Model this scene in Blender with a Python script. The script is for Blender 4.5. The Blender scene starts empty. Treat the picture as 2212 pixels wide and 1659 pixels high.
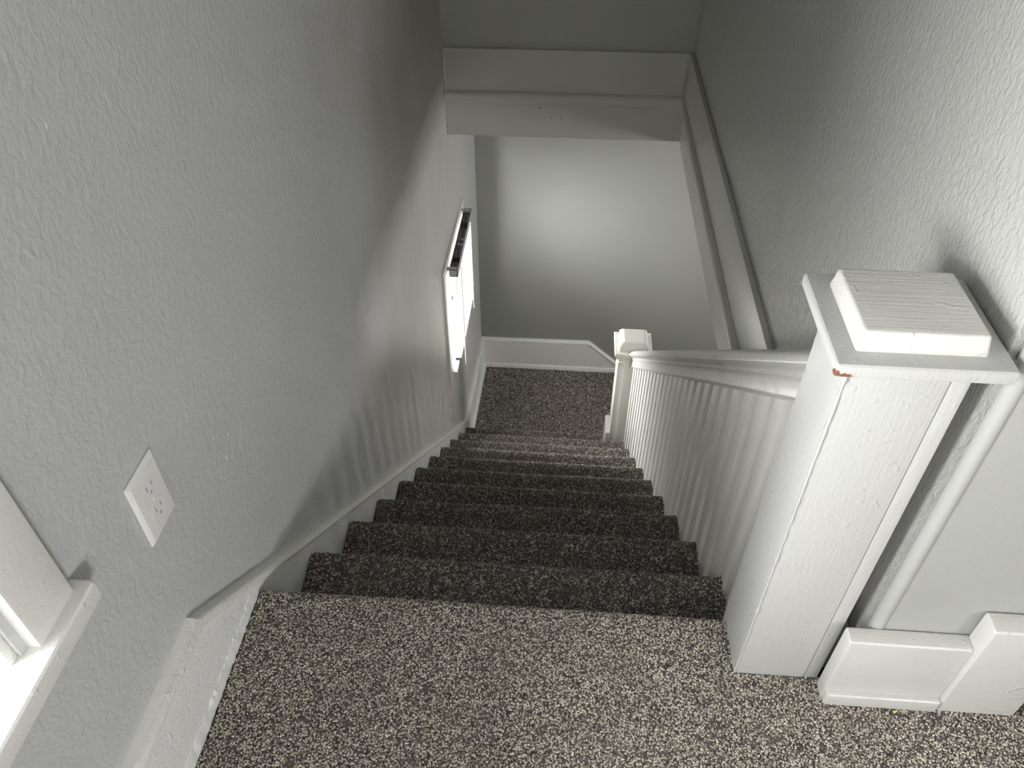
import bpy, bmesh, math, random
import numpy as np
from mathutils import Matrix, Vector

# ------------------------------------------------------------------ camera, world, exposure
scene = bpy.context.scene
col = scene.collection
random.seed(7)
RNG = np.random.default_rng(11)

CAM_LOC = (0.4849, -0.7123, 1.1502)
PITCH, YAW, ROLL, FPX = 0.73374, -0.07808, -0.0028, 1691.65
cd = bpy.data.cameras.new('camera')
cam = bpy.data.objects.new('camera', cd)
col.objects.link(cam)
cd.sensor_width = 36.0
cd.lens = FPX / 2212.0 * 36.0
cd.clip_start = 0.01
fw = Vector((math.sin(YAW) * math.cos(PITCH), math.cos(YAW) * math.cos(PITCH), -math.sin(PITCH)))
rt = Vector((math.cos(YAW), -math.sin(YAW), 0))
up = rt.cross(fw)
r2 = rt * math.cos(ROLL) + up * math.sin(ROLL)
u2 = -rt * math.sin(ROLL) + up * math.cos(ROLL)
M = Matrix((r2, u2, -fw)).transposed().to_4x4()
M.translation = Vector(CAM_LOC)
cam.matrix_world = M
scene.camera = cam

SKY_STRENGTH = 64.0
world = bpy.data.worlds.new('overcast_sky')
scene.world = world
world.use_nodes = True
bg = world.node_tree.nodes['Background']
bg.inputs[0].default_value = (1.0, 0.984, 0.948, 1)
bg.inputs[1].default_value = SKY_STRENGTH

scene.view_settings.view_transform = 'Standard'
scene.view_settings.look = 'None'
scene.view_settings.gamma = 1.0
scene.view_settings.use_curve_mapping = False
scene.view_settings.exposure = 0.1
scene.cycles.max_bounces = 10
scene.cycles.diffuse_bounces = 7
scene.cycles.glossy_bounces = 3
scene.cycles.transparent_max_bounces = 12
scene.cycles.caustics_reflective = False
scene.cycles.caustics_refractive = False
scene.cycles.sample_clamp_indirect = 6.0

# ------------------------------------------------------------------ shared measures (metres)
RISE, RUN = 0.19, 0.2296
XR = 0.830                     # right end of the stair carpet
XW = 0.935                     # stairwell face of the right wall
YH = 2.35                      # header over the foot of the stairs
YF = 3.095                     # far wall of the half landing
ZL = -2.13                     # half landing carpet
ZCEIL = 2.45
Z1C = -0.255                   # ceiling of the floor below
Z1F = -3.08                    # floor below
YP = -0.09                     # hall wall that faces the camera
SLOPE = RISE / RUN


def wall_x(y):                 # the old wall runs a little out of true past the header
    if y <= 2.3:
        return -0.02
    return -0.02 + 0.016 * (y - 2.3) / (YF - 2.3)


# ------------------------------------------------------------------ node helpers
class NT:
    def __init__(self, name):
        self.m = bpy.data.materials.new(name)
        self.m.use_nodes = True
        self.t = self.m.node_tree
        self.b = self.t.nodes['Principled BSDF']
        self.co = self.n('ShaderNodeTexCoord').outputs['Object']

    def n(self, typ, **kw):
        nd = self.t.nodes.new(typ)
        for k, v in kw.items():
            setattr(nd, k, v)
        return nd

    def link(self, a, b):
        self.t.links.new(a, b)

    def mapping(self, scale=(1, 1, 1), loc=(0, 0, 0), rot=(0, 0, 0), src=None):
        mp = self.n('ShaderNodeMapping')
        mp.inputs['Scale'].default_value = scale
        mp.inputs['Location'].default_value = loc
        mp.inputs['Rotation'].default_value = rot
        self.link(src or self.co, mp.inputs['Vector'])
        return mp.outputs[0]

    def noise(self, scale, detail=2.0, rough=0.5, src=None, dist=0.0):
        nd = self.n('ShaderNodeTexNoise')
        nd.inputs['Scale'].default_value = scale
        nd.inputs['Detail'].default_value = detail
        nd.inputs['Roughness'].default_value = rough
        nd.inputs['Distortion'].default_value = dist
        self.link(src or self.co, nd.inputs['Vector'])
        return nd.outputs['Fac']

    def voronoi(self, scale, src=None, feature='F1'):
        nd = self.n('ShaderNodeTexVoronoi', feature=feature)
        nd.inputs['Scale'].default_value = scale
        self.link(src or self.co, nd.inputs['Vector'])
        return nd

    def ramp(self, fac, stops, interp='LINEAR'):
        r = self.n('ShaderNodeValToRGB')
        r.color_ramp.interpolation = interp
        els = r.color_ramp.elements
        els[0].position, els[0].color = stops[0][0], (*stops[0][1], 1)
        els[1].position, els[1].color = stops[-1][0], (*stops[-1][1], 1)
        for p, c in stops[1:-1]:
            e = els.new(p)
            e.color = (*c, 1)
        self.link(fac, r.inputs[0])
        return r.outputs[0]

    def val(self, fac, lo, hi, a=0.0, b=1.0):
        r = self.n('ShaderNodeMapRange')
        r.inputs['From Min'].default_value = lo
        r.inputs['From Max'].default_value = hi
        r.inputs['To Min'].default_value = a
        r.inputs['To Max'].default_value = b
        self.link(fac, r.inputs['Value'])
        return r.outputs[0]

    def math(self, op, a, b=None):
        nd = self.n('ShaderNodeMath', operation=op)
        for i, v in enumerate((a, b)):
            if v is None:
                continue
            if isinstance(v, (int, float)):
                nd.inputs[i].default_value = v
            else:
                self.link(v, nd.inputs[i])
        return nd.outputs[0]

    def mix(self, fac, a, b, blend='MIX'):
        nd = self.n('ShaderNodeMix', data_type='RGBA', blend_type=blend)
        for idx, v in ((0, fac), (6, a), (7, b)):
            if isinstance(v, (int, float)):
                nd.inputs[idx].default_value = v
            elif isinstance(v, tuple):
                nd.inputs[idx].default_value = (*v, 1) if len(v) == 3 else v
            else:
                self.link(v, nd.inputs[idx])
        return nd.outputs[2]

    def bump(self, height, strength, dist, prev=None):
        nd = self.n('ShaderNodeBump')
        nd.inputs['Strength'].default_value = strength
        nd.inputs['Distance'].default_value = dist
        self.link(height, nd.inputs['Height'])
        if prev is not None:
            self.link(prev, nd.inputs['Normal'])
        return nd.outputs[0]

    def near(self, p, r, squash=(1, 1, 1), soft=0.75):
        """1 inside a ragged blob about point p, 0 outside."""
        v = self.n('ShaderNodeVectorMath', operation='SUBTRACT')
        self.link(self.co, v.inputs[0])
        v.inputs[1].default_value = p
        s = self.n('ShaderNodeVectorMath', operation='MULTIPLY')
        self.link(v.outputs[0], s.inputs[0])
        s.inputs[1].default_value = squash
        l = self.n('ShaderNodeVectorMath', operation='LENGTH')
        self.link(s.outputs[0], l.inputs[0])
        nz = self.math('MULTIPLY', self.math('SUBTRACT', self.noise(2.2 / r, 3, 0.7), 0.5), 1.5 * r)
        d = self.math('ADD', l.outputs['Value'], nz)
        return self.val(d, r * soft, r, 1.0, 0.0)

    def done(self, color=None, rough=0.5, normal=None, spec=0.5):
        if color is not None:
            if isinstance(color, tuple):
                self.b.inputs['Base Color'].default_value = (*color, 1)
            else:
                self.link(color, self.b.inputs['Base Color'])
        if isinstance(rough, (int, float)):
            self.b.inputs['Roughness'].default_value = rough
        else:
            self.link(rough, self.b.inputs['Roughness'])
        self.b.inputs['Specular IOR Level'].default_value = spec
        if normal is not None:
            self.link(normal, self.b.inputs['Normal'])
        return self.m


# ------------------------------------------------------------------ materials
GREY = (0.512, 0.530, 0.545)


def mat_wall_left():
    t = NT('grey_paint_orange_peel')
    w = t.mapping(scale=(1, 1, 0.75))
    a = t.noise(95, 2, 0.5, w, 0.6)
    b = t.noise(240, 2, 0.6, w)
    h = t.math('ADD', t.val(a, 0.30, 0.72), t.math('MULTIPLY', b, 0.25))
    nrm = t.bump(h, 0.36, 0.002)
    c = t.mix(t.val(t.noise(3.0, 3), 0.35, 0.7), GREY, (0.50, 0.51, 0.515))
    # brownish handling smears plus painted warm carpet bounce along the middle of the wall
    smear_bounce = t.noise(1.0, 4, 0.65, t.mapping(scale=(1, 6, 1.6), rot=(0.2, 0, 0)))
    yz = t.n('ShaderNodeSeparateXYZ')
    t.link(t.co, yz.inputs[0])
    band = t.math('MULTIPLY', t.val(yz.outputs[1], 0.5, 1.2), t.val(yz.outputs[1], 3.2, 2.0))
    f = t.math('MULTIPLY', t.math('MULTIPLY', t.val(smear_bounce, 0.25, 0.75), band), 0.85)
    c = t.mix(f, c, (0.43, 0.395, 0.35))
    for (y, z, r) in ((0.117, 0.93, .004), (0.075, 0.255, .005), (0.10, 0.28, .003), (0.062, 0.31, .0025),
                      (0.19, 0.36, .003), (0.02, 0.40, .0025), (0.30, 0.55, .003), (0.53, 0.02, .003), (-0.02, 0.83, .003)):
        c = t.mix(t.near((-0.02, y, z), r, (0.3, 1.6, 0.7)), c, (0.78, 0.78, 0.76))
    return t.done(c, 0.42, nrm, 0.5)


def mat_wall_right():
    t = NT('grey_paint_rolled_gloss')
    w = t.mapping(scale=(1, 1, 0.5))
    a = t.noise(140, 3, 0.6, w, 0.8)
    b = t.noise(38, 2, 0.5, t.mapping(scale=(1, 1, 0.6)))
    h = t.math('ADD', t.val(a, 0.4, 0.72), t.math('MULTIPLY', b, 0.8))
    nrm = t.bump(h, 0.5, 0.0022)
    return t.done((0.48, 0.485, 0.47), 0.22, nrm, 0.6)


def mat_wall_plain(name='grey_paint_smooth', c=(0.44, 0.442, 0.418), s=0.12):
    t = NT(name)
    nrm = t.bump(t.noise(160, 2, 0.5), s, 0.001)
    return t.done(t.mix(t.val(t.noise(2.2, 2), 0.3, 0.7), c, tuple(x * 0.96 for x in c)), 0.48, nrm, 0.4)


def mat_white(name='white_gloss_paint', c=(0.63, 0.63, 0.615), rough=0.32, brush=(1, 1, 0.12), strength=0.35, stains=(), mid=28):
    t = NT(name)
    w = t.mapping(scale=brush)
    a = t.noise(260, 2, 0.55, w)
    b = t.noise(mid, 3, 0.6)
    d = t.val(t.noise(75, 1, 0.5), 0.66, 0.78)
    h = t.math('ADD', t.math('ADD', t.math('MULTIPLY', a, 0.6), b), t.math('MULTIPLY', d, 0.8))
    nrm = t.bump(h, strength, 0.0012)
    cc = t.mix(t.val(t.noise(9, 3, 0.6), 0.3, 0.75), c, tuple(x * y for x, y in zip(c, (0.97, 0.965, 0.95))))
    for p, r, sq, sc in stains:
        big = r > 0.02
        f = t.near(p, r * (1.5 if big else 1), sq, -0.6 if big else 0.75)
        cc = t.mix(t.math('MULTIPLY', f, 0.45 if big else 1.0), cc, sc)
    return t.done(cc, rough, nrm, 0.5)


def mat_carpet():
    """cut-pile carpet: each tuft is geometry and carries its own yarn shade (attribute 'yarn', 0..1)"""
    t = NT('speckled_twist_carpet')
    at = t.n('ShaderNodeAttribute', attribute_name='yarn')
    c = t.ramp(at.outputs['Fac'], [(0.0, (0.030, 0.027, 0.031)), (0.18, (0.065, 0.058, 0.060)), (0.36, (0.17, 0.150, 0.132)),
                                   (0.56, (0.35, 0.315, 0.272)), (0.80, (0.56, 0.515, 0.445)), (1.0, (0.76, 0.71, 0.63))])
    big = t.val(t.noise(7, 3, 0.6), 0.3, 0.75)
    c = t.mix(big, c, t.mix(0.3, c, (0.16, 0.135, 0.115)))
    m = t.done(c, 0.95, None, 0.1)
    t.b.inputs['Sheen Weight'].default_value = 0.1
    t.b.inputs['Sheen Roughness'].default_value = 0.6
    return m


def mat_simple(name, c, rough=0.4, metal=0.0):
    t = NT(name)
    cc = t.mix(t.val(t.noise(40, 2), 0.3, 0.7), c, tuple(x * 0.95 for x in c))
    m = t.done(cc, rough)
    t.b.inputs['Metallic'].default_value = metal
    return m


def mat_blind():
    t = NT('white_vinyl_slat')
    d = t.n('ShaderNodeBsdfDiffuse')
    tr = t.n('ShaderNodeBsdfTranslucent')
    mx = t.n('ShaderNodeMixShader')
    cc = t.mix(t.val(t.noise(30, 2), 0.3, 0.7), (0.74, 0.73, 0.70), (0.68, 0.66, 0.61))
    t.link(cc, d.inputs[0])
    t.link(cc, tr.inputs[0])
    mx.inputs[0].default_value = 0.5
    t.link(d.outputs[0], mx.inputs[1])
    t.link(tr.outputs[0], mx.inputs[2])
    t.link(mx.outputs[0], t.t.nodes['Material Output'].inputs[0])
    return t.m


def mat_glass():
    t = NT('window_glass')
    g = t.n('ShaderNodeBsdfGlossy')
    g.inputs['Roughness'].default_value = 0.02
    tr = t.n('ShaderNodeBsdfTransparent')
    tr.inputs[0].default_value = (0.97, 0.98, 0.98, 1)
    mx = t.n('ShaderNodeMixShader')
    mx.inputs[0].default_value = 0.05
    t.link(tr.outputs[0], mx.inputs[1])
    t.link(g.outputs[0], mx.inputs[2])
    t.link(mx.outputs[0], t.t.nodes['Material Output'].inputs[0])
    return t.m


BROWN = (0.20, 0.085, 0.05)
M_LEFT = mat_wall_left()
M_RIGHT = mat_wall_right()
M_WALL = mat_wall_plain()
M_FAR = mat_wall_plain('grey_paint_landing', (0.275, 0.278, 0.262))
M_PANEL = mat_wall_plain('grey_paint_panel', (0.385, 0.39, 0.385), 0.3)
M_CEIL = mat_wall_plain('white_ceiling_paint', (0.8, 0.8, 0.78), 0.15)
M_WHITE = mat_white(c=(0.79, 0.78, 0.75))
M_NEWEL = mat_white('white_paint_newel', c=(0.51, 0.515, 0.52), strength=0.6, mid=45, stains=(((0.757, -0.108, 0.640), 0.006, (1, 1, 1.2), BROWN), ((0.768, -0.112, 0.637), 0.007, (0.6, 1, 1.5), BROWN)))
M_CAPTOP = mat_white('white_paint_end_grain', c=(0.66, 0.66, 0.64), brush=(0.06, 1, 1), strength=0.9)
M_BASE = mat_white('white_paint_baseboard', c=(0.58, 0.58, 0.57), strength=0.6, mid=45, brush=(0.3, 1, 1))
M_RAIL = mat_white('white_paint_rail', rough=0.22, strength=0.45, brush=(1, 0.3, 0.3),
                   stains=(((0.822, 0.56, 0.075), 0.028, (1, 0.6, 1), (0.46, 0.37, 0.25)),))
M_BAL = mat_white('white_paint_baluster', c=(0.78, 0.775, 0.75), rough=0.35, strength=0.3)
M_SKIRT = mat_white('white_paint_skirt', c=(0.80, 0.815, 0.835), rough=0.3, strength=0.9, brush=(1, 1, 0.4), mid=60)
M_SKIRTCAP = mat_white('white_paint_skirt_cap', c=(0.77, 0.77, 0.755), rough=0.25, strength=1.0, brush=(1, 1, 1), mid=85,
                       stains=(((-0.01, 0.52, -0.40), 0.07, (1, 0.8, 0.8), (0.62, 0.50, 0.32)), ((-0.01, 0.74, -0.58), 0.04, (1, .7, .7), (0.60, 0.49, 0.33)),
                               ((-0.01, 1.0, -0.80), 0.06, (1, .8, .8), (0.66, 0.58, 0.43))))
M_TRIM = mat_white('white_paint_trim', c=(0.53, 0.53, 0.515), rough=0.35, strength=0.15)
M_SILL = mat_white('white_paint_window', c=(0.75, 0.75, 0.745), rough=0.35, strength=0.5, brush=(1, 1, 1))
M_CARPET = mat_carpet()
M_PLASTIC = mat_simple('white_plastic', (0.78, 0.78, 0.79), 0.3)
M_SLOT = mat_simple('slot_grey_plastic', (0.36, 0.36, 0.37), 0.5)
M_REVEAL = mat_simple('reveal_grey_plastic', (0.55, 0.55, 0.56), 0.5)
M_STEEL = mat_simple('screw_white_steel', (0.72, 0.72, 0.72), 0.3)
M_BLIND = mat_blind()
M_HEADRAIL = mat_simple('grey_metal_headrail', (0.45, 0.45, 0.46), 0.45)
M_DARKROD = mat_simple('dark_tilt_rod', (0.06, 0.055, 0.05), 0.5)
M_CLEAR = mat_simple('clear_plastic_wand', (0.70, 0.72, 0.74), 0.2)
M_CORD = mat_simple('white_cord', (0.8, 0.8, 0.78), 0.7)
M_GLASS = mat_glass()
M_WOOD = mat_simple('bare_brown_wood', (0.22, 0.14, 0.09), 0.6)
M_YELLOW = mat_simple('yellow_scrap', (0.75, 0.66, 0.22), 0.6)
M_THREAD = mat_simple('white_thread', (0.8, 0.79, 0.76), 0.8)
M_DOWN = mat_simple('dark_wood_boards', (0.16, 0.12, 0.09), 0.5)


# ------------------------------------------------------------------ object helpers
def link_mesh(name, me, mat, parent=None):
    o = bpy.data.objects.new(name, me)
    col.objects.link(o)
    if mat is not None and not me.materials:
        me.materials.append(mat)
    if parent is not None:
        o.parent = parent
    return o


def from_bm(name, bm, mat, parent=None, smooth=False):
    bmesh.ops.recalc_face_normals(bm, faces=bm.faces)
    me = bpy.data.meshes.new(name)
    bm.to_mesh(me)
    bm.free()
    if smooth:
        me.polygons.foreach_set('use_smooth', [True] * len(me.polygons))
        me.set_sharp_from_angle(angle=math.radians(34))
    return link_mesh(name, me, mat, parent)


def empty(name, loc=(0, 0, 0)):
    o = bpy.data.objects.new(name, None)
    o.empty_display_size = 0.05
    col.objects.link(o)
    o.location = loc
    return o


def tag(o, label, category=None, group=None, kind=None):
    o['label'] = label
    if category:
        o['category'] = category
    if group:
        o['group'] = group
    if kind:
        o['kind'] = kind
    return o


def bm_box(bm, lo, hi, bevel=0.0, seg=2):
    vs = [bm.verts.new((x, y, z)) for x in (lo[0], hi[0]) for y in (lo[1], hi[1]) for z in (lo[2], hi[2])]
    idx = ((0, 1, 3, 2), (4, 6, 7, 5), (0, 4, 5, 1), (2, 3, 7, 6), (0, 2, 6, 4), (1, 5, 7, 3))
    fs = [bm.faces.new([vs[i] for i in f]) for f in idx]
    if bevel > 0:
        es = list({e for f in fs for e in f.edges})
        bmesh.ops.bevel(bm, geom=es, offset=bevel, segments=seg, profile=0.6, affect='EDGES')
    return bm


def box(name, lo, hi, mat, parent=None, bevel=0.0, seg=2, origin=None):
    bm = bmesh.new()
    bm_box(bm, lo, hi, bevel, seg)
    return from_bm(name, bm, mat, parent, smooth=bevel > 0)


def sweep(name, sections, mat, parent=None, closed=True, smooth=True):
    """join rings of equal length (lists of 3D points) into a tube with end caps"""
    bm = bmesh.new()
    rings = [[bm.verts.new(p) for p in s] for s in sections]
    n = len(rings[0])
    for a, b in zip(rings, rings[1:]):
        for i in range(n if closed else n - 1):
            j = (i + 1) % n
            bm.faces.new((a[i], a[j], b[j], b[i]))
    if closed:
        bm.faces.new(rings[0])
        bm.faces.new(list(reversed(rings[-1])))
    return from_bm(name, bm, mat, parent, smooth)


def prism_x(name, poly, x0, x1, mat, parent=None, bevel=0.0):
    """polygon of (y, z) extruded along X"""
    bm = bmesh.new()
    a = [bm.verts.new((x0, y, z)) for y, z in poly]
    b = [bm.verts.new((x1, y, z)) for y, z in poly]
    n = len(poly)
    bm.faces.new(a)
    bm.faces.new(list(reversed(b)))
    for i in range(n):
        j = (i + 1) % n
        bm.faces.new((a[i], b[i], b[j], a[j]))
    if bevel:
        bmesh.ops.bevel(bm, geom=list(bm.edges), offset=bevel, segments=2, profile=0.6, affect='EDGES')
    return from_bm(name, bm, mat, parent, smooth=bevel > 0)


def grid_mesh(name, P, mat, parent=None, keep=None, tufts=None, shade=None):
    """P: (n, m, 3) array of points -> one smooth quad grid; tufts = (centres, normals, radius, height, full) stand on it"""
    n, m = P.shape[:2]
    I = np.arange(n * m).reshape(n, m)
    q = np.stack([I[:-1, :-1], I[1:, :-1], I[1:, 1:], I[:-1, 1:]], -1)
    if keep is not None:
        q = q[keep]
    q = q.reshape(-1, 4)
    verts = [P.reshape(-1, 3)]
    yarn = [np.full(n * m, 0.2) if shade is None else shade.ravel()]
    quads, tris = [q], []
    if tufts is not None:
        C, N, rad, hgt, full = tufts
        k = len(C)
        ref = np.tile(np.array([[1.0, 0.13, 0.07]]), (k, 1))
        A = np.cross(N, ref)
        A /= np.linalg.norm(A, axis=1, keepdims=True)
        B = np.cross(N, A)
        rr = rad * RNG.uniform(0.7, 1.25, (k, 1))
        hh = hgt * RNG.uniform(0.6, 1.3, (k, 1))
        lean = (A * RNG.normal(0, 0.45, (k, 1)) + B * RNG.normal(0, 0.45, (k, 1))) * hgt
        ph = RNG.uniform(0, 2 * math.pi, (k, 1))
        base = n * m
        cols = []
        levels = ((0.0, 0.75, 0.0), (0.62, 1.0, 0.6)) if full else ((0.0, 1.25, 0.0),)
        for (f, w, l) in levels:
            for j in range(4):
                an = ph + j * math.pi / 2
                cols.append(C + N * hh * f + lean * l + rr * w * (A * np.cos(an) + B * np.sin(an)))
        cols.append(C + N * hh + lean)
        V = np.stack(cols, 1)
        nv = V.shape[1]
        verts.append(V.reshape(-1, 3))
        yarn.append(np.repeat(RNG.beta(1.4, 1.0, k) if full else RNG.beta(1.05, 1.5, k), nv))  # steps and half landing draw darker yarn, painting in their dimmer light
        off = base + np.arange(k)[:, None] * nv
        top = 4 if full else 0
        for j in range(4):
            j2 = (j + 1) % 4
            if full:
                quads.append(off + np.array([[j, j2, 4 + j2, 4 + j]]))
            tris.append(off + np.array([[top + j, top + j2, nv - 1]]))
    V = np.concatenate(verts).astype(np.float32)
    Q = np.concatenate(quads)
    T = np.concatenate(tris) if tris else np.zeros((0, 3), int)
    me = bpy.data.meshes.new(name)
    me.vertices.add(len(V))
    me.vertices.foreach_set('co', V.reshape(-1))
    me.loops.add(Q.size + T.size)
    me.loops.foreach_set('vertex_index', np.concatenate([Q.reshape(-1), T.reshape(-1)]).astype(np.int32))
    me.polygons.add(len(Q) + len(T))
    me.polygons.foreach_set('loop_start', np.concatenate([np.arange(len(Q)) * 4, Q.size + np.arange(len(T)) * 3]).astype(np.int32))
    me.update(calc_edges=True)
    me.polygons.foreach_set('use_smooth', np.ones(len(Q) + len(T), dtype=bool))
    at = me.attributes.new('yarn', 'FLOAT', 'POINT')
    at.data.foreach_set('value', np.concatenate(yarn).astype(np.float32))
    me.validate()
    return link_mesh(name, me, mat, parent)


def plane_cells(name, axis, us, vs, pos, holes, thick, mat, uname=None):
    """wall of thickness with rectangular holes. axis 0: wall normal +X (u=y), axis 1: normal -Y (u=x), axis 2: slab (u=x,v=y)
    pos(u) gives the face position; thick is signed."""
    us = sorted(set(us) | {h[0] for h in holes} | {h[1] for h in holes})
    vs = sorted(set(vs) | {h[2] for h in holes} | {h[3] for h in holes})

    def solid(i, j):
        if not (0 <= i < len(us) - 1 and 0 <= j < len(vs) - 1):
            return False
        cu, cv = (us[i] + us[i + 1]) / 2, (vs[j] + vs[j + 1]) / 2
        return not any(h[0] < cu < h[1] and h[2] < cv < h[3] for h in holes)

    bm = bmesh.new()
    cache = {}

    def V(i, j, back):
        k = (i, j, back)
        if k not in cache:
            p = pos(us[i]) + (thick if back else 0)
            cache[k] = bm.verts.new({0: (p, us[i], vs[j]), 1: (us[i], p, vs[j]), 2: (us[i], vs[j], p)}[axis])
        return cache[k]
    for i in range(len(us) - 1):
        for j in range(len(vs) - 1):
            if not solid(i, j):
                continue
            for b in (0, 1):
                bm.faces.new((V(i, j, b), V(i + 1, j, b), V(i + 1, j + 1, b), V(i, j + 1, b)))
            for (di, dj, e) in ((-1, 0, ((i, j), (i, j + 1))), (1, 0, ((i + 1, j), (i + 1, j + 1))),
                                (0, -1, ((i, j), (i + 1, j))), (0, 1, ((i, j + 1), (i + 1, j + 1)))):
                if not solid(i + di, j + dj):
                    (a, b2), (c, d) = e
                    bm.faces.new((V(a, b2, 0), V(c, d, 0), V(c, d, 1), V(a, b2, 1)))
    return from_bm(name, bm, mat)


def structure(o, label, category=None):
    o['kind'] = 'structure'
    o['label'] = label
    return o


# ------------------------------------------------------------------ setting: walls, ceilings
W1 = (-1.05, -0.362, 0.445, 1.07)     # window by the top landing  (y0, y1, z0, z1)
W2 = (2.035, 2.575, -1.25, -0.715)    # window by the half landing
structure(plane_cells('wall_left', 0, [-5.3, 2.3, YF + 0.2], [Z1F, ZCEIL], wall_x, [W1, W2], -0.10, M_LEFT),
          'grey orange-peel textured wall along the left of the stairs')
structure(plane_cells('wall_right', 0, [YP + 0.02, YH + 0.2], [-0.2, ZCEIL], lambda y: XW, [], 0.16, M_RIGHT),
          'grey glossy rolled wall along the right of the stairwell')
structure(plane_cells('wall_header', 1, [-0.02, XW], [-0.2, ZCEIL], lambda x: YH, [], 0.16, M_WALL),
          'dark grey wall above the white header boards')
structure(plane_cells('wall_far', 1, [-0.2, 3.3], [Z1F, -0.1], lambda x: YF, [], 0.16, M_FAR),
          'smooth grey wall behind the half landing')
structure(plane_cells('wall_panel', 1, [XW + 0.012, 3.1], [0, ZCEIL], lambda x: YP, [], 0.12, M_PANEL),
          'smooth grey wall panel to the right of the big newel post')
W3 = (-4.7, -3.2, 1.0, 1.68)
structure(plane_cells('wall_back', 1, [-0.2, 3.1], [-0.1, ZCEIL], lambda x: -5.2, [], -0.16, M_WALL),
          'grey hall wall behind the viewer')
structure(plane_cells('wall_hall_side', 0, [-5.3, YP], [-0.1, ZCEIL], lambda y: 3.0, [W3], 0.16, M_WALL),
          'grey side wall of the upper hall with a window')
structure(plane_cells('ceiling', 2, [-0.2, 3.1], [-5.3, YH + 0.2], lambda x: ZCEIL, [], 0.12, M_CEIL),
          'pale painted ceiling over stairwell and hall')
# floor below
W4 = (1.5, 1.9, -0.95, -0.45)
structure(plane_cells('wall_below_side', 0, [-0.8, YF + 0.1], [Z1F, -0.1], lambda y: 3.2, [W4], 0.16, M_WALL), 'grey wall of the room below with a window')
structure(plane_cells('wall_below_near', 1, [-0.2, 3.3], [Z1F, -0.1], lambda x: -0.7, [], -0.14, M_WALL), 'grey wall below the upper hall')
structure(plane_cells('floor_below', 2, [-0.2, 3.3], [-0.8, YF + 0.1], lambda x: Z1F, [], -0.1, M_DOWN), 'dark board floor of the room below')
structure(plane_cells('ceiling_below', 2, [-0.01, XW - 0.002, 3.3], [-0.8, -0.02, YH + 0.03, YF], lambda x: Z1C, [(-0.01, XW - 0.002, -0.02, YH + 0.03)], 0.10, M_CEIL),
          'pale ceiling of the floor below, over the half landing')

# rounded plaster bead on the outside corner by the newel
cb = bmesh.new()
bmesh.ops.create_cone(cb, cap_ends=True, segments=20, radius1=0.0105, radius2=0.0105, depth=ZCEIL - 0.15,
                      matrix=Matrix.Translation((XW + 0.0165, YP + 0.0085, (ZCEIL + 0.15) / 2)))
bead = from_bm('corner_bead', cb, M_PANEL, bpy.data.objects['wall_right'], True)


# ------------------------------------------------------------------ carpet surfaces
def nosing_path(y0, z0, y1, riser_to, step=0.004):
    """tread at height z0 from y0 to nosing at y1, rolled over and down the riser to z = riser_to"""
    R = 0.019
    pts = [(y0, z0 - 0.002), (y1 - 0.16, z0 - 0.002), (y1 - 0.125, z0 - 0.0055), (y1 - 0.09, z0 - 0.008), (y1 - 0.06, z0 - 0.0055), (y1 - R - 0.012, z0)] if y0 > -0.4 else [(y0, z0), (y1 - R, z0)]
    for a in np.linspace(80, -75, 9):
        pts.append((y1 - R + R * math.cos(math.radians(a)), z0 - R + R * math.sin(math.radians(a))))
    pts.append((y1 - 0.024, z0 - 0.050))
    pts.append((y1 - 0.026, riser_to))
    p = np.array(pts)
    d = np.concatenate([[0], np.cumsum(np.hypot(*np.diff(p, axis=0).T))])
    s = np.linspace(0, d[-1], max(8, int(d[-1] / step)))
    return np.stack([np.interp(s, d, p[:, 0]), np.interp(s, d, p[:, 1])], -1)


def pile(P, amp=0.0022, jit=0.0012):
    """uneven tufts: push each grid point along its normal by random amounts"""
    du = np.gradient(P, axis=0)
    dv = np.gradient(P, axis=1)
    nr = np.cross(dv, du)
    nr /= np.linalg.norm(nr, axis=2, keepdims=True) + 1e-9
    n = RNG.normal(0, 1, P.shape[:2])
    n = 0.65 * n + 0.35 * 0.5 * (np.roll(n, 1, 0) + np.roll(n, 1, 1))
    Q = P + nr * (n * amp)[..., None] + RNG.normal(0, jit, P.shape)
    return Q


def wavy(xs, amp, seed):
    r = np.random.default_rng(seed)
    out = np.zeros_like(xs)
    for f in (5, 11, 19):
        out += amp / f * 5 * r.normal() * np.sin(f * xs + r.uniform(0, 6))
    return out


def scatter(path, s0, s1, x0, x1, sp, wav):
    """jittered tuft roots along a (y, z) path between arc lengths s0 and s1"""
    d = np.concatenate([[0], np.cumsum(np.hypot(*np.diff(path, axis=0).T))])
    s1 = min(s1, d[-1])
    S, X = np.meshgrid(np.arange(s0, s1, sp), np.arange(x0, x1, sp), indexing='ij')
    X = X + (np.arange(S.shape[0]) % 2)[:, None] * sp * 0.5
    S = (S + RNG.uniform(-.42, .42, S.shape) * sp).ravel()
    X = (X + RNG.uniform(-.42, .42, X.shape) * sp).ravel()
    S = np.clip(S, 0, d[-1])
    y, z = np.interp(S, d, path[:, 0]), np.interp(S, d, path[:, 1])
    e = 0.004
    ty = np.interp(S + e, d, path[:, 0]) - np.interp(S - e, d, path[:, 0])
    tz = np.interp(S + e, d, path[:, 1]) - np.interp(S - e, d, path[:, 1])
    N = np.stack([np.zeros_like(ty), -tz, ty], -1)
    N /= np.linalg.norm(N, axis=1, keepdims=True) + 1e-9
    C = np.stack([X, y + wav(X), z], -1)
    return C, N


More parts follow.
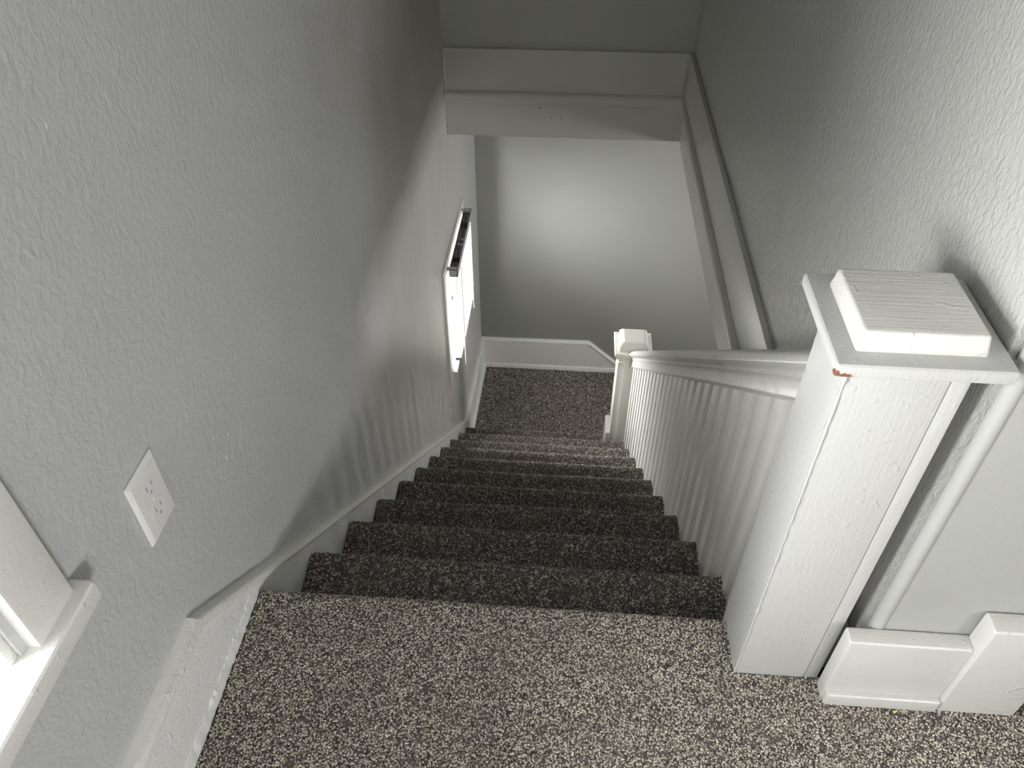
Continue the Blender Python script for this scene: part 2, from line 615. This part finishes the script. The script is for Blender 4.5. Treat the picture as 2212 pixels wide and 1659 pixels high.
def carpet_strip(name, path, xs, parent=None, seed=0, keep=None, tuft=None):
    wav = lambda x: wavy(x, 0.0015, seed)
    P = np.zeros((len(path), len(xs), 3))
    P[..., 0] = xs[None, :]
    P[..., 1] = path[:, 0][:, None]
    P[..., 2] = path[:, 1][:, None]
    P[..., 1] += wav(xs)[None, :]
    P = pile(P, 0.0012, 0.0006)
    tf = None
    shade = np.full(P.shape[:2], 0.2)
    if tuft is not None:
        d = np.concatenate([[0], np.cumsum(np.hypot(*np.diff(path, axis=0).T))])
        bare = ((d < tuft[0]) | (d > tuft[1]))[:, None] | ((xs < tuft[2] - 0.01) | (xs > tuft[3] + 0.01))[None, :]
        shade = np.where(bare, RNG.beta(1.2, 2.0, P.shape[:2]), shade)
        s0, s1, x0, x1, sp, full, test = tuft
        C, N = scatter(path, s0, s1, x0, x1, sp, wav)
        if test is not None:
            ok = test(C)
            C, N = C[ok], N[ok]
        tf = (C - N * 0.0008, N, sp * 0.66, sp * 1.2, full)
    return grid_mesh(name, P, M_CARPET, parent, keep, tf, shade)


# upper landing: fine where it is seen, coarse behind the viewer
xs = np.concatenate([np.arange(0.001, 1.45, 0.008), np.linspace(1.46, 3.0, 30)])
np0 = nosing_path(-0.5, 0.0, 0.014, -RISE, 0.005)
ys = np.concatenate([np.stack([np.linspace(-5.2, -0.51, 40), np.zeros(40)], -1), np0])
kp = np.ones((len(ys) - 1, len(xs) - 1), bool)
kp[np.ix_(ys[:-1, 0] > -0.075, xs[:-1] > 0.80)] = False
structure(carpet_strip('floor', ys, xs, None, 1, kp,
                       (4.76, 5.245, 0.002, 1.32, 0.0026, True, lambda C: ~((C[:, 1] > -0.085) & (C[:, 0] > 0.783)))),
          'speckled grey-brown carpet of the upper landing')

stair = tag(empty('staircase', (0.4, 0, 0)), 'carpeted flight of stairs descending between the left wall and the white balusters', 'staircase')
xs_s = np.arange(0.001, XR + 0.003, 0.0055)
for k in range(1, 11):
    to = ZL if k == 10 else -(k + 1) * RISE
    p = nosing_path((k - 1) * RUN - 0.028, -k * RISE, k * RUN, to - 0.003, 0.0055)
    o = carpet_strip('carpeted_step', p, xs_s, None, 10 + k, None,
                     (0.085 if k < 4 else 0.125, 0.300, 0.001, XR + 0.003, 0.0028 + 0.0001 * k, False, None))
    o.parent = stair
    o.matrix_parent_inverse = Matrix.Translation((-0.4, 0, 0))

# half landing
yl = np.arange(10 * RUN - 0.03, YF - 0.015, 0.012)
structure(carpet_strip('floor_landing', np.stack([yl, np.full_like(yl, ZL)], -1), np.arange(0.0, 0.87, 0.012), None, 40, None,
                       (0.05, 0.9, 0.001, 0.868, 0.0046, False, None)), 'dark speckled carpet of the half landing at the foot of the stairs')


def child(o, par):
    o.parent = par
    o.matrix_parent_inverse = Matrix.Translation(-Vector(par.location))
    return o


# stepped string under the balusters and the boarding under the stairs
poly = [(0.03, -0.02)]
for k in range(1, 11):
    poly += [((k - 1) * RUN + 0.03, -k * RISE - 0.012), (k * RUN - 0.004, -k * RISE - 0.012)]
poly = [(-0.0, -0.03), (0.0, -RISE - 0.012)] + poly[2:]
poly += [(10 * RUN - 0.004, Z1F), (0.0, Z1F)]
child(prism_x('string_board', poly, XR + 0.006, XR + 0.05, M_BAL), stair)
child(box('bare_wood_patch', (XR + 0.002, 0.205, -RISE - 0.03), (XR + 0.03, 0.232, -RISE - 0.002), M_WOOD), stair)
# dark carcass that closes the flight underneath
child(prism_x('carcass', [(0, -0.25), (10 * RUN, -10 * RISE - 0.25), (10 * RUN, -10 * RISE - 0.32), (0, -0.33)], 0.0, XR, M_DOWN), stair)
box('subfloor', (-0.02, -5.2, -0.15), (3.0, -0.012, -0.008), M_DOWN)
structure(bpy.data.objects['subfloor'], 'boards under the upper landing carpet')
structure(box('landing_slab', (-0.02, 10 * RUN - 0.02, ZL - 0.2), (0.86, YF, ZL - 0.006), M_DOWN), 'boards under the half landing carpet')

# lower flight, going off to the right
low = tag(empty('lower_staircase', (0.95, 2.7, -2.5)), 'carpeted lower flight turning right off the half landing', 'staircase')
for k in range(1, 5):
    x0 = 0.86 + 0.23 * (k - 1)
    child(box('carpeted_step', (x0 - 0.03 if k > 1 else x0, 2.30, ZL - k * RISE - 0.19), (x0 + 0.23, YF - 0.012, ZL - k * RISE), M_CARPET, None, 0.012), low)

# ------------------------------------------------------------------ skirt boards and baseboards
CAPPROF = [(0.0, 0.0), (0.012, -0.001), (0.018, -0.005), (0.0215, -0.012), (0.0205, -0.020), (0.016, -0.024), (0.0, -0.024)]


def cap_sweep(name, pts, normal, prof, mat, parent):
    """sweep a small moulding profile (out, drop) along points; drop is vertical, out along normal(x,y)"""
    secs = []
    for p in pts:
        secs.append([(p[0] + normal[0] * a, p[1] + normal[1] * a, p[2] + b) for a, b in prof])
    return sweep(name, secs, mat, parent)


sk = empty('baseboard_left')
structure(sk, 'white painted skirt board running along the left wall and down the stairs')
e = -0.0195
yk0 = -0.1515
yk1 = 2.355
ZB0, ZB1 = 0.170, -1.905


def frange(a, b, st):
    n = max(2, int(abs(b - a) / st))
    return [a + (b - a) * i / n for i in range(n + 1)]


caps = []
for y in frange(-5.2, yk0, 0.3):
    caps.append((wall_x(y), y, ZB0))
for y in frange(yk0, yk1, 0.25)[1:]:
    caps.append((wall_x(y), y, 0.045 - SLOPE * y))
for y in frange(yk1, YF, 0.2)[1:]:
    caps.append((wall_x(y), y, ZB1))
cap_sweep('skirt_cap', caps, (1, 0), CAPPROF, M_SKIRTCAP, sk)
# board face below the cap
bm = bmesh.new()
th = 0.0155
rows = []
for (x, y, z) in caps:
    zb = -0.03 if y < -0.02 else max(ZL - 0.02, -SLOPE * y - 0.30)
    if y > yk1 - 0.3:
        zb = ZL - 0.02
    rows.append([bm.verts.new(p) for p in ((x, y, z - 0.02), (x + th, y, z - 0.02), (x + th, y, zb), (x, y, zb))])
for a, b in zip(rows, rows[1:]):
    for i in range(4):
        bm.faces.new((a[i], a[(i + 1) % 4], b[(i + 1) % 4], b[i]))
from_bm('skirt_board', bm, M_SKIRT, sk)
# ragged bead of old paint along the foot of the upper baseboard and the shoe strip on the landing
SHOE = [(0.0, 0.022), (0.004, 0.021), (0.008, 0.012), (0.009, -0.01), (0.0, -0.01)]
ppts = []
rr = random.Random(3)
for y in frange(-0.6, 0.002, 0.006):
    ppts.append((wall_x(y) + th - 0.001, y, 0.004 + rr.uniform(-0.003, 0.004)))
secs = [[(p[0] + a * (0.38 + rr.uniform(-.12, .25)), p[1], p[2] + b) for a, b in SHOE] for p in ppts]
sweep('paint_bead', secs, M_SKIRT, sk)
cap_sweep('shoe_strip', [(wall_x(y) + th - 0.001, y, ZL + 0.006) for y in frange(2.36, YF - 0.015, 0.15)], (1, 0), [(a * 1.6, b) for a, b in SHOE], M_SKIRT, sk)

bf = empty('baseboard_far')
structure(bf, 'white painted baseboard across the far wall of the half landing')
xk = 0.668
pts = [(-0.004, YF, ZB1), (xk, YF, ZB1 + 0.006), (1.5, YF, ZB1 - 0.86 * (1.5 - xk))]
cap_sweep('baseboard_cap', pts, (0, -1), CAPPROF, M_WHITE, bf)
bm = bmesh.new()
rows = []
for (x, y, z), zb in zip(pts, (ZL - 0.02, ZL - 0.02, ZL - 0.9)):
    rows.append([bm.verts.new(p) for p in ((x, y, z - 0.02), (x, y - th, z - 0.02), (x, y - th, zb), (x, y, zb))])
for a, b in zip(rows, rows[1:]):
    for i in range(4):
        bm.faces.new((a[i], a[(i + 1) % 4], b[(i + 1) % 4], b[i]))
from_bm('baseboard_face', bm, M_WHITE, bf)
cap_sweep('shoe_strip', [(0.008, YF - th + 0.001, ZL + 0.006), (0.84, YF - th + 0.001, ZL + 0.006)], (0, -1), [(a * 1.6, b) for a, b in SHOE], M_WHITE, bf)

# ------------------------------------------------------------------ header and right-hand fascia boards
MOULD = [(0.0, -0.002), (0.018, 0.0), (0.026, -0.005), (0.031, -0.014), (0.0315, -0.024), (0.028, -0.031), (0.0235, -0.034), (0.0235, -0.042), (0.018, -0.047), (0.0085, -0.050), (0.0, -0.050)]
t1 = empty('trim_1')
structure(t1, 'white header boards crossing above the foot of the stairs')
bx0 = -0.018
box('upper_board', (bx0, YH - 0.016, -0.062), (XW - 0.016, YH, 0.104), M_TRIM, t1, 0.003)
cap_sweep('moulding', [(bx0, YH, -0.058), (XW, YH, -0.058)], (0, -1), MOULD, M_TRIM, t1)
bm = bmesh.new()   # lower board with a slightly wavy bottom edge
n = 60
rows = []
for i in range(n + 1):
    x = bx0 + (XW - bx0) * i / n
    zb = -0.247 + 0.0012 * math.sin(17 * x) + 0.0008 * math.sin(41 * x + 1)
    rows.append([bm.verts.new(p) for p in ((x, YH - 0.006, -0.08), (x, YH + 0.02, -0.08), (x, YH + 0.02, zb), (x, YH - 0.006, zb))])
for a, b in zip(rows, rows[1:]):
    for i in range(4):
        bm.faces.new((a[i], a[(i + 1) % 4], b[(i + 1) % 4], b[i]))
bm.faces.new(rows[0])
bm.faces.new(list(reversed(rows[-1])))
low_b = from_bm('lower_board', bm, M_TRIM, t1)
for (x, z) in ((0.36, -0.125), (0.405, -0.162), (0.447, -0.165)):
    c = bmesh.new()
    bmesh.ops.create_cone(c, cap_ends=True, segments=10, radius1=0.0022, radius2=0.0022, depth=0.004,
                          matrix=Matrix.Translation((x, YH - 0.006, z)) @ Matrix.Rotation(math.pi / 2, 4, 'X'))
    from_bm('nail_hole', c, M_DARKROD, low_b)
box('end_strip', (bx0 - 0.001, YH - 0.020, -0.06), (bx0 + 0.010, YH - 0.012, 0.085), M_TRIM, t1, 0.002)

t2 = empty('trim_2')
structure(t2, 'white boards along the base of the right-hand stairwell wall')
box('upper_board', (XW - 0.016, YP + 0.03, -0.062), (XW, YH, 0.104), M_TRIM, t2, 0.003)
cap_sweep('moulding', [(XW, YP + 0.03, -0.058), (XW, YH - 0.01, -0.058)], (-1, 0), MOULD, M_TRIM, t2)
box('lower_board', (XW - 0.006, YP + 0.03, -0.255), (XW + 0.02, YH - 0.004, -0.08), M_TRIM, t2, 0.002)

# ------------------------------------------------------------------ baseboard and block beside the upper newel
bp_ = empty('baseboard_panel')
structure(bp_, 'white baseboard pieces along the wall panel beside the big newel post')
box('baseboard_piece', (0.904, -0.117, 0.0), (1.074, YP, 0.163), M_BASE, bp_, 0.006, 3)
box('shoe_strip', (0.906, -0.126, 0.0), (1.072, -0.112, 0.030), M_BASE, bp_, 0.005, 3)
box('plinth_block', (1.071, -0.124, 0.0), (1.186, YP, 0.222), M_BASE, bp_, 0.007, 3)

# ------------------------------------------------------------------ upper newel post
nw = tag(empty('newel_post', (0.845, -0.03, 0)), 'big white box newel post with a chipped square cap at the top landing', 'newel post')
bm = bmesh.new()
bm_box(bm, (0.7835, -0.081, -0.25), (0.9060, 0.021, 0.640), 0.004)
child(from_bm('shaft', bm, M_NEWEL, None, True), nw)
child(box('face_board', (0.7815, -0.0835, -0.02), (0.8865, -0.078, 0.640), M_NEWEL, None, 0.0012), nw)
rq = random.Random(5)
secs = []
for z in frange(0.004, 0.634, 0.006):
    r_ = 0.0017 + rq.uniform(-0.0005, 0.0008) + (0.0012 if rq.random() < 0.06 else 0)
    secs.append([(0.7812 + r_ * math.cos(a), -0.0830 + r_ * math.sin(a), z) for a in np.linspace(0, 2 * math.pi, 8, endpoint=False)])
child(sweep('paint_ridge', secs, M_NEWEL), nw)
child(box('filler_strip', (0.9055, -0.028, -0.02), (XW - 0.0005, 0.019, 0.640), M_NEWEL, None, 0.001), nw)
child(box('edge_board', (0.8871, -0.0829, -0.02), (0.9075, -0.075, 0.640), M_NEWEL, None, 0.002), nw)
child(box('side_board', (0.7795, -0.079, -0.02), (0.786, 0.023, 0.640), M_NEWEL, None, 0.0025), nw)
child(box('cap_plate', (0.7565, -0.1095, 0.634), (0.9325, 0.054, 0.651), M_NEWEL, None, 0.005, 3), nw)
bm = bmesh.new()
lo, hi = (0.779, -0.087, 0.648), (0.909, 0.033, 0.674)
bm_box(bm, lo, hi)
for v in bm.verts:
    if v.co.z > 0.66:
        v.co.x += 0.004 if v.co.x < 0.84 else -0.004
        v.co.y += 0.004 if v.co.y < 0 else -0.004
bmesh.ops.bevel(bm, geom=list(bm.edges), offset=0.004, segments=3, profile=0.6, affect='EDGES')
child(from_bm('cap_block', bm, M_CAPTOP, None, True), nw)

# ------------------------------------------------------------------ lower newel post
ln = tag(empty('newel_post', (0.83, 2.17, ZL)), 'smaller white newel post with stepped cap at the half landing', 'newel post')
LY0, LY1, LX0, LX1 = 2.105, 2.235, 0.764, 0.894
child(box('shaft', (LX0, LY0, ZL - 0.4), (LX1, LY1, -1.19), M_WHITE, None, 0.004), ln)
child(box('corner_board', (LX0 - 0.002, LY0 - 0.004, -2.0), (LX0 + 0.028, LY0 + 0.002, -1.225), M_WHITE, None, 0.0015), ln)
child(box('plinth', (LX0 - 0.022, LY0 + 0.015, ZL), (LX0 + 0.002, LY1 + 0.02, -1.715), M_WHITE, None, 0.007, 3), ln)


def frustum(bm, x0, x1, y0, y1, zs_ins):
    rings = []
    for z, i in zs_ins:
        rings.append([bm.verts.new(p) for p in ((x0 + i, y0 + i, z), (x1 - i, y0 + i, z), (x1 - i, y1 - i, z), (x0 + i, y1 - i, z))])
    for a, b in zip(rings, rings[1:]):
        for k in range(4):
            bm.faces.new((a[k], a[(k + 1) % 4], b[(k + 1) % 4], b[k]))
    bm.faces.new(rings[0])
    bm.faces.new(list(reversed(rings[-1])))


bm = bmesh.new()
frustum(bm, LX0 - 0.022, LX1 + 0.022, LY0 - 0.022, LY1 + 0.022,
        [(-1.215, 0.021), (-1.205, 0.016), (-1.200, 0.010), (-1.190, 0.009), (-1.184, 0.002), (-1.178, 0.0), (-1.168, 0.0), (-1.164, 0.003)])
child(from_bm('cap_moulding', bm, M_WHITE, None, False), ln)
bm = bmesh.new()
frustum(bm, LX0 + 0.0, LX1 - 0.0, LY0 + 0.0, LY1 - 0.0, [(-1.166, 0.0), (-1.138, 0.0), (-1.120, 0.012), (-1.117, 0.02)])
child(from_bm('cap_block', bm, M_WHITE, None, False), ln)

# ------------------------------------------------------------------ stair railing
rail = tag(empty('stair_railing', (0.85, 0.1, 0)), 'white moulded handrail over a close row of square balusters, right of the stairs', 'railing')
RZ0 = 0.362 + 0.152 * SLOPE          # board bottom: z = RZ0 - SLOPE*y
y_a, y_b = 0.012, LY0 + 0.002
half = [(0.025, 0.0), (0.0272, 0.002), (0.0272, 0.0045), (0.0245, 0.0055), (0.0245, 0.0075), (0.0258, 0.0085), (0.0252, 0.0105), (0.0246, 0.038), (0.0262, 0.039), (0.0262, 0.041), (0.0248, 0.042), (0.0248, 0.0435), (0.0285, 0.046), (0.0262, 0.050),
        (0.0265, 0.056), (0.030, 0.061), (0.0375, 0.066), (0.0405, 0.073), (0.0395, 0.081), (0.034, 0.090), (0.024, 0.097), (0.010, 0.1005)]
prof = [(-a, b) for a, b in half] + [(a, b) for a, b in reversed(half)]
XC = 0.850


def rail_sec(y):
    return [(XC + a, y, RZ0 - SLOPE * y + b) for a, b in prof]


child(sweep('handrail', [rail_sec(y) for y in frange(y_a, y_b, 0.1)], M_RAIL, None), rail)
D = 0.043
nb = 0
proto = None
for i in range(-2, 25):
    y0 = 0.190 + 0.0765 * i
    if y0 + D > LY0 + 0.0:
        break
    k = int((y0 + D * 0.5) / RUN) + 1
    zb = -k * RISE - 0.035
    zt = lambda y: RZ0 - SLOPE * y + 0.004
    x0, x1 = XC - 0.018, XC + 0.018
    bm = bmesh.new()
    ring = lambda zs: [bm.verts.new(p) for p in ((x0, y0, zs[0]), (x1, y0, zs[0]), (x1, y0 + D, zs[1]), (x0, y0 + D, zs[1]))]
    a, b = ring((zb, zb)), ring((zt(y0), zt(y0 + D)))
    for q in range(4):
        bm.faces.new((a[q], a[(q + 1) % 4], b[(q + 1) % 4], b[q]))
    bm.faces.new(a)
    bm.faces.new(list(reversed(b)))
    bmesh.ops.bevel(bm, geom=list(bm.edges), offset=0.0018, segments=2, profile=0.6, affect='EDGES')
    child(from_bm('baluster', bm, M_BAL, None, True), rail)

# ------------------------------------------------------------------ window by the top landing
w1 = empty('window_1')
structure(w1, 'white framed window with a deep sill beside the top landing, bottom left')
cx0, cx1 = -0.021, -0.006
WY, WZ = W1[0], W1[3]
box('casing', (cx0, -0.352, 0.444), (cx1, -0.2865, WZ + 0.07), M_SILL, w1, 0.003)
box('casing', (cx0, WY - 0.075, 0.444), (cx1, WY - 0.01, WZ + 0.07), M_SILL, w1, 0.003)
box('casing', (cx0, WY - 0.01, WZ + 0.005), (cx1, -0.352, WZ + 0.07), M_SILL, w1, 0.003)
box('stop_bead', (-0.050, -0.374, 0.444), (-0.0235, -0.3615, WZ - 0.001), M_SILL, w1, 0.004)
box('jamb', (-0.1195, -0.368, 0.4445), (-0.0505, -0.3615, WZ - 0.001), M_SILL, w1)
for lo, hi in (((-0.58, -0.368, 0.40), (-0.1205, -0.30, WZ + 0.06)), ((-0.58, WY - 0.07, 0.40), (-0.1205, WY + 0.004, WZ + 0.06)),
               ((-0.58, WY + 0.004, WZ), (-0.1205, -0.368, WZ + 0.06))):
    box('light_baffle', lo, hi, M_SILL, w1, 0.003)  # boxes added outside the window to block its light from the balusters
bm = bmesh.new()
bm_box(bm, (-0.27, WY - 0.09, 0.418), (0.010, -0.272, 0.4465), 0.006, 3)
from_bm('sill', bm, M_SILL, w1, True)
zm = (0.445 + WZ) / 2
for z0, z1_, xx in ((0.447, zm + 0.02, -0.225), (zm, WZ - 0.001, -0.256)):
    sash = box('sash', (xx, WY + 0.001, z0), (xx + 0.03, -0.3685, z0 + 0.05), M_SILL, w1, 0.003)
    box('sash_rail', (xx, WY + 0.001, z1_ - 0.045), (xx + 0.03, -0.3685, z1_), M_SILL, sash, 0.003)
    box('sash_stile', (xx + 0.001, -0.412, z0 + 0.001), (xx + 0.029, -0.369, z1_ - 0.001), M_SILL, sash, 0.003)
    box('sash_stile', (xx + 0.001, WY + 0.002, z0 + 0.001), (xx + 0.029, WY + 0.045, z1_ - 0.001), M_SILL, sash, 0.003)
    box('pane', (xx + 0.013, WY + 0.035, z0 + 0.04), (xx + 0.017, -0.40, z1_ - 0.04), M_GLASS, sash)

# ------------------------------------------------------------------ window by the half landing
w2 = empty('window_2')
structure(w2, 'small white framed window low on the left wall by the half landing')
xf = -0.021
box('casing', (xf, 1.980, -1.335), (-0.008, 2.037, -0.690), M_SILL, w2, 0.002)
box('casing', (xf, 2.573, -1.335), (-0.008, 2.630, -0.690), M_SILL, w2, 0.002)
box('casing', (xf, 2.037, -0.742), (-0.008, 2.573, -0.690), M_SILL, w2, 0.002)
box('sill', (-0.105, 2.0, -1.262), (0.018, 2.61, -1.245), M_SILL, w2, 0.004)
box('apron', (xf, 2.037, -1.335), (-0.010, 2.573, -1.262), M_SILL, w2, 0.002)
s2 = box('sash', (-0.105, 2.035, -1.245), (-0.08, 2.575, -1.21), M_SILL, w2, 0.003)
box('sash_rail', (-0.105, 2.035, -0.75), (-0.08, 2.575, -0.715), M_SILL, s2, 0.003)
box('sash_stile', (-0.105, 2.035, -1.245), (-0.08, 2.07, -0.715), M_SILL, s2, 0.003)
box('sash_stile', (-0.105, 2.54, -1.245), (-0.08, 2.575, -0.715), M_SILL, s2, 0.003)
box('pane', (-0.094, 2.06, -1.22), (-0.090, 2.55, -0.74), M_GLASS, s2)

# ------------------------------------------------------------------ mini blind in front of it
bl = tag(empty('window_blind', (0.02, 2.3, -0.73)), 'white mini blind with open grey headrail hanging over the small landing window', 'blind')
BY0, BY1 = 2.040, 2.570
HX0, HX1, HZ0, HZ1 = 0.002, 0.040, -0.742, -0.712
bm = bmesh.new()
bm_box(bm, (HX0, BY0, HZ0), (HX1, BY1, HZ0 + 0.002))
bm_box(bm, (HX0, BY0, HZ0), (HX0 + 0.0025, BY1, HZ1))
bm_box(bm, (HX1 - 0.0025, BY0, HZ0), (HX1, BY1, HZ1))
bm_box(bm, (HX0, BY0, HZ0), (HX1, BY0 + 0.003, HZ1))
bm_box(bm, (HX0, BY1 - 0.003, HZ0), (HX1, BY1, HZ1))
hr = child(from_bm('headrail', bm, M_HEADRAIL), bl)


def rod(name, a, b, r, mat, parent, seg=8):
    a, b = Vector(a), Vector(b)
    d = b - a
    bm = bmesh.new()
    mt = Matrix.Translation((a + b) / 2) @ d.to_track_quat('Z', 'Y').to_matrix().to_4x4()
    bmesh.ops.create_cone(bm, cap_ends=True, segments=seg, radius1=r, radius2=r, depth=d.length, matrix=mt)
    return child(from_bm(name, bm, mat, None, True), parent)


rod('tilt_rod', (0.021, BY0 + 0.05, -0.724), (0.021, BY1 - 0.06, -0.724), 0.003, M_DARKROD, bl)
for y in (2.155, 2.27, 2.31, 2.44):
    child(box('rod_cradle', (0.008, y - 0.008, -0.740), (0.034, y + 0.008, -0.722 if y in (2.27, 2.31) else -0.716), M_DARKROD if y in (2.155, 2.44) else M_HEADRAIL, None, 0.002), bl)
for y in (BY0 + 0.02, BY1 - 0.02):
    child(box('hanger_clip', (-0.014, y - 0.008, -0.722), (0.034, y + 0.008, -0.709), M_HEADRAIL, None, 0.002), bl)
# slats: slightly crowned, inner edge tipped down; a few hang out of true
SW, TILT = 0.0262, math.radians(10)
sl_me = None
zs = [-0.765 - 0.0213 * i for i in range(20)]
for i, z in enumerate(zs):
    if sl_me is None:
        bm = bmesh.new()
        rings = []
        for (yy) in (BY0 + 0.004 - 2.3, BY1 - 0.004 - 2.3):
            rg = []
            for s in np.linspace(-0.5, 0.5, 6):
                u = s * SW
                hgt = 0.0028 * (1 - (2 * s) ** 2)
                rg.append((u * math.cos(TILT) + hgt * math.sin(TILT), yy, -u * math.sin(TILT) + hgt * math.cos(TILT)))
            rings.append(rg + [(p[0] - 0.0004, p[1], p[2] - 0.0006) for p in reversed(rg)])
        so = sweep('slat', rings, M_BLIND)
        sl_me = so.data
    else:
        so = bpy.data.objects.new('slat', sl_me)
        col.objects.link(so)
    so.parent = bl
    so.location = (0.001, 0, z + 0.73)
    if i in (3, 4, 5):
        so.rotation_euler = (math.radians((0.5, -0.8, 0.7)[i - 3]), math.radians((6, -9, 8)[i - 3]), 0)
child(box('bottom_rail', (0.008, BY0 + 0.004, -1.205), (0.034, BY1 - 0.004, -1.192), M_BLIND, None, 0.003), bl)
child(box('rail_end_cap', (0.007, BY0 - 0.002, -1.207), (0.035, BY0 + 0.006, -1.190), M_HEADRAIL, None, 0.002), bl)
for y in (2.155, 2.44):
    for x in (0.008, 0.034):
        rod('ladder_cord', (x, y, -0.745), (x, y, -1.195), 0.0007, M_CORD, bl, 5)
rod('tilt_wand', (0.043, 2.115, -0.745), (0.046, 2.105, -1.285), 0.0032, M_CLEAR, bl)
rod('pull_cord', (0.040, 2.50, -0.745), (0.040, 2.50, -1.24), 0.0012, M_CORD, bl, 6)

# ------------------------------------------------------------------ wall outlet
ou = tag(empty('wall_outlet', (-0.02, -0.1137, 0.385)), 'white duplex wall outlet on the grey wall near the window', 'outlet')
OY, OZ = -0.1137, 0.385
bm = bmesh.new()
vs = []
w2_, h2_ = 0.0352, 0.0545
for (x, i) in ((-0.0195, 0.0), (-0.0170, 0.0), (-0.0135, 0.005)):
    vs.append([bm.verts.new((x, OY + sy * (w2_ - i), OZ + sz * (h2_ - i))) for sy, sz in ((-1, -1), (1, -1), (1, 1), (-1, 1))])
for a, b in zip(vs, vs[1:]):
    for k in range(4):
        bm.faces.new((a[k], a[(k + 1) % 4], b[(k + 1) % 4], b[k]))
bm.faces.new(vs[0])
bm.faces.new(list(reversed(vs[-1])))
bmesh.ops.bevel(bm, geom=list(bm.edges), offset=0.0012, segments=2, profile=0.6, affect='EDGES')
child(from_bm('cover_plate', bm, M_PLASTIC, None, True), ou)
for sgn in (1, -1):
    cz = OZ + sgn * 0.0195
    outl = []
    for a in np.linspace(0, 2 * math.pi, 40, endpoint=False):
        yy, zz = 0.0172 * math.cos(a), 0.0172 * math.sin(a)
        zz = max(-0.0142, min(0.0142, zz))
        outl.append((yy, zz))
    # thin dark reveal round the receptacle and the receptacle face itself
    for nm, g, xa, xb, mt in (('reveal', 1.035, -0.0150, -0.01335, M_REVEAL), ('receptacle', 1.0, -0.0150, -0.01295, M_PLASTIC)):
        o = sweep(nm, [[(x, OY + p[0] * g, cz + p[1] * g) for p in outl] for x in (xa, xb)], mt)
        child(o, ou)
    rec = o
    for (dy, dz, hw, hh) in ((-0.0062, 0.004, 0.0011, 0.0042), (0.0062, 0.004, 0.0011, 0.0036)):
        s = box('slot', (-0.0140, OY + dy - hw, cz + dz - hh), (-0.01288, OY + dy + hw, cz + dz + hh), M_SLOT)
        s.parent = rec
    g = bmesh.new()
    bmesh.ops.create_cone(g, cap_ends=True, segments=14, radius1=0.0024, radius2=0.0024, depth=0.0012,
                          matrix=Matrix.Translation((-0.01345, OY, cz - 0.0065)) @ Matrix.Rotation(math.pi / 2, 4, 'Y'))
    s = from_bm('ground_hole', g, M_SLOT)
    s.parent = rec
g = bmesh.new()
bmesh.ops.create_uvsphere(g, u_segments=14, v_segments=8, radius=0.0030, matrix=Matrix.Translation((-0.0138, OY, OZ)) @ Matrix.Diagonal((0.5, 1, 1, 1)))
child(from_bm('screw', g, M_STEEL, None, True), ou)

# ------------------------------------------------------------------ bits on the carpet
bm = bmesh.new()
bm_box(bm, (-0.004, -0.0018, 0), (0.004, 0.0018, 0.0012), 0.0005)
bm.verts.ensure_lookup_table()
for v in bm.verts:
    if v.co.x > 0.001:
        v.co.y *= 0.4
        v.co.z += 0.0006
cr = from_bm('paper_scrap', bm, M_YELLOW, None, True)
cr.location = (1.012, -0.118 - 0.012, 0.003)
cr.rotation_euler = (0, 0, 0.4)
tag(cr, 'tiny yellow scrap lying on the carpet in front of the baseboard', 'scrap')
th_pts = [(0.045, -0.035), (0.075, -0.022), (0.105, -0.014), (0.130, -0.010)]
secs = []
for (x, y) in th_pts:
    secs.append([(x + 0.0002 * math.cos(a), y + 0.0003 * math.cos(a), 0.0045 + 0.0003 * math.sin(a)) for a in np.linspace(0, 2 * math.pi, 6, endpoint=False)])
tag(sweep('thread', secs, M_THREAD), 'thin white thread lying on the top landing carpet near the skirt board', 'thread')


# ------------------------------------------------------------------ sky portals at the four windows (they guide the sky's light, they emit none)
def portal(name, loc, rot, sx, sy):
    l = bpy.data.lights.new(name, 'AREA')
    l.shape = 'RECTANGLE'
    l.size, l.size_y = sx, sy
    l.cycles.is_portal = True
    o = bpy.data.objects.new(name, l)
    o.location = loc
    o.rotation_euler = rot
    col.objects.link(o)


H = math.pi / 2
portal('sky_portal', (-0.59, (W1[0] + W1[1]) / 2, (W1[2] + W1[3]) / 2), (0, -H, 0), W1[3] - W1[2], W1[1] - W1[0])
portal('sky_portal', (-0.125, (W2[0] + W2[1]) / 2, (W2[2] + W2[3]) / 2), (0, -H, 0), W2[3] - W2[2], W2[1] - W2[0])
portal('sky_portal', (3.17, (W3[0] + W3[1]) / 2, (W3[2] + W3[3]) / 2), (0, H, 0), W3[3] - W3[2], W3[1] - W3[0])
portal('sky_portal', (3.35, (W4[0] + W4[1]) / 2, (W4[2] + W4[3]) / 2), (0, H, 0), W4[3] - W4[2], W4[1] - W4[0])
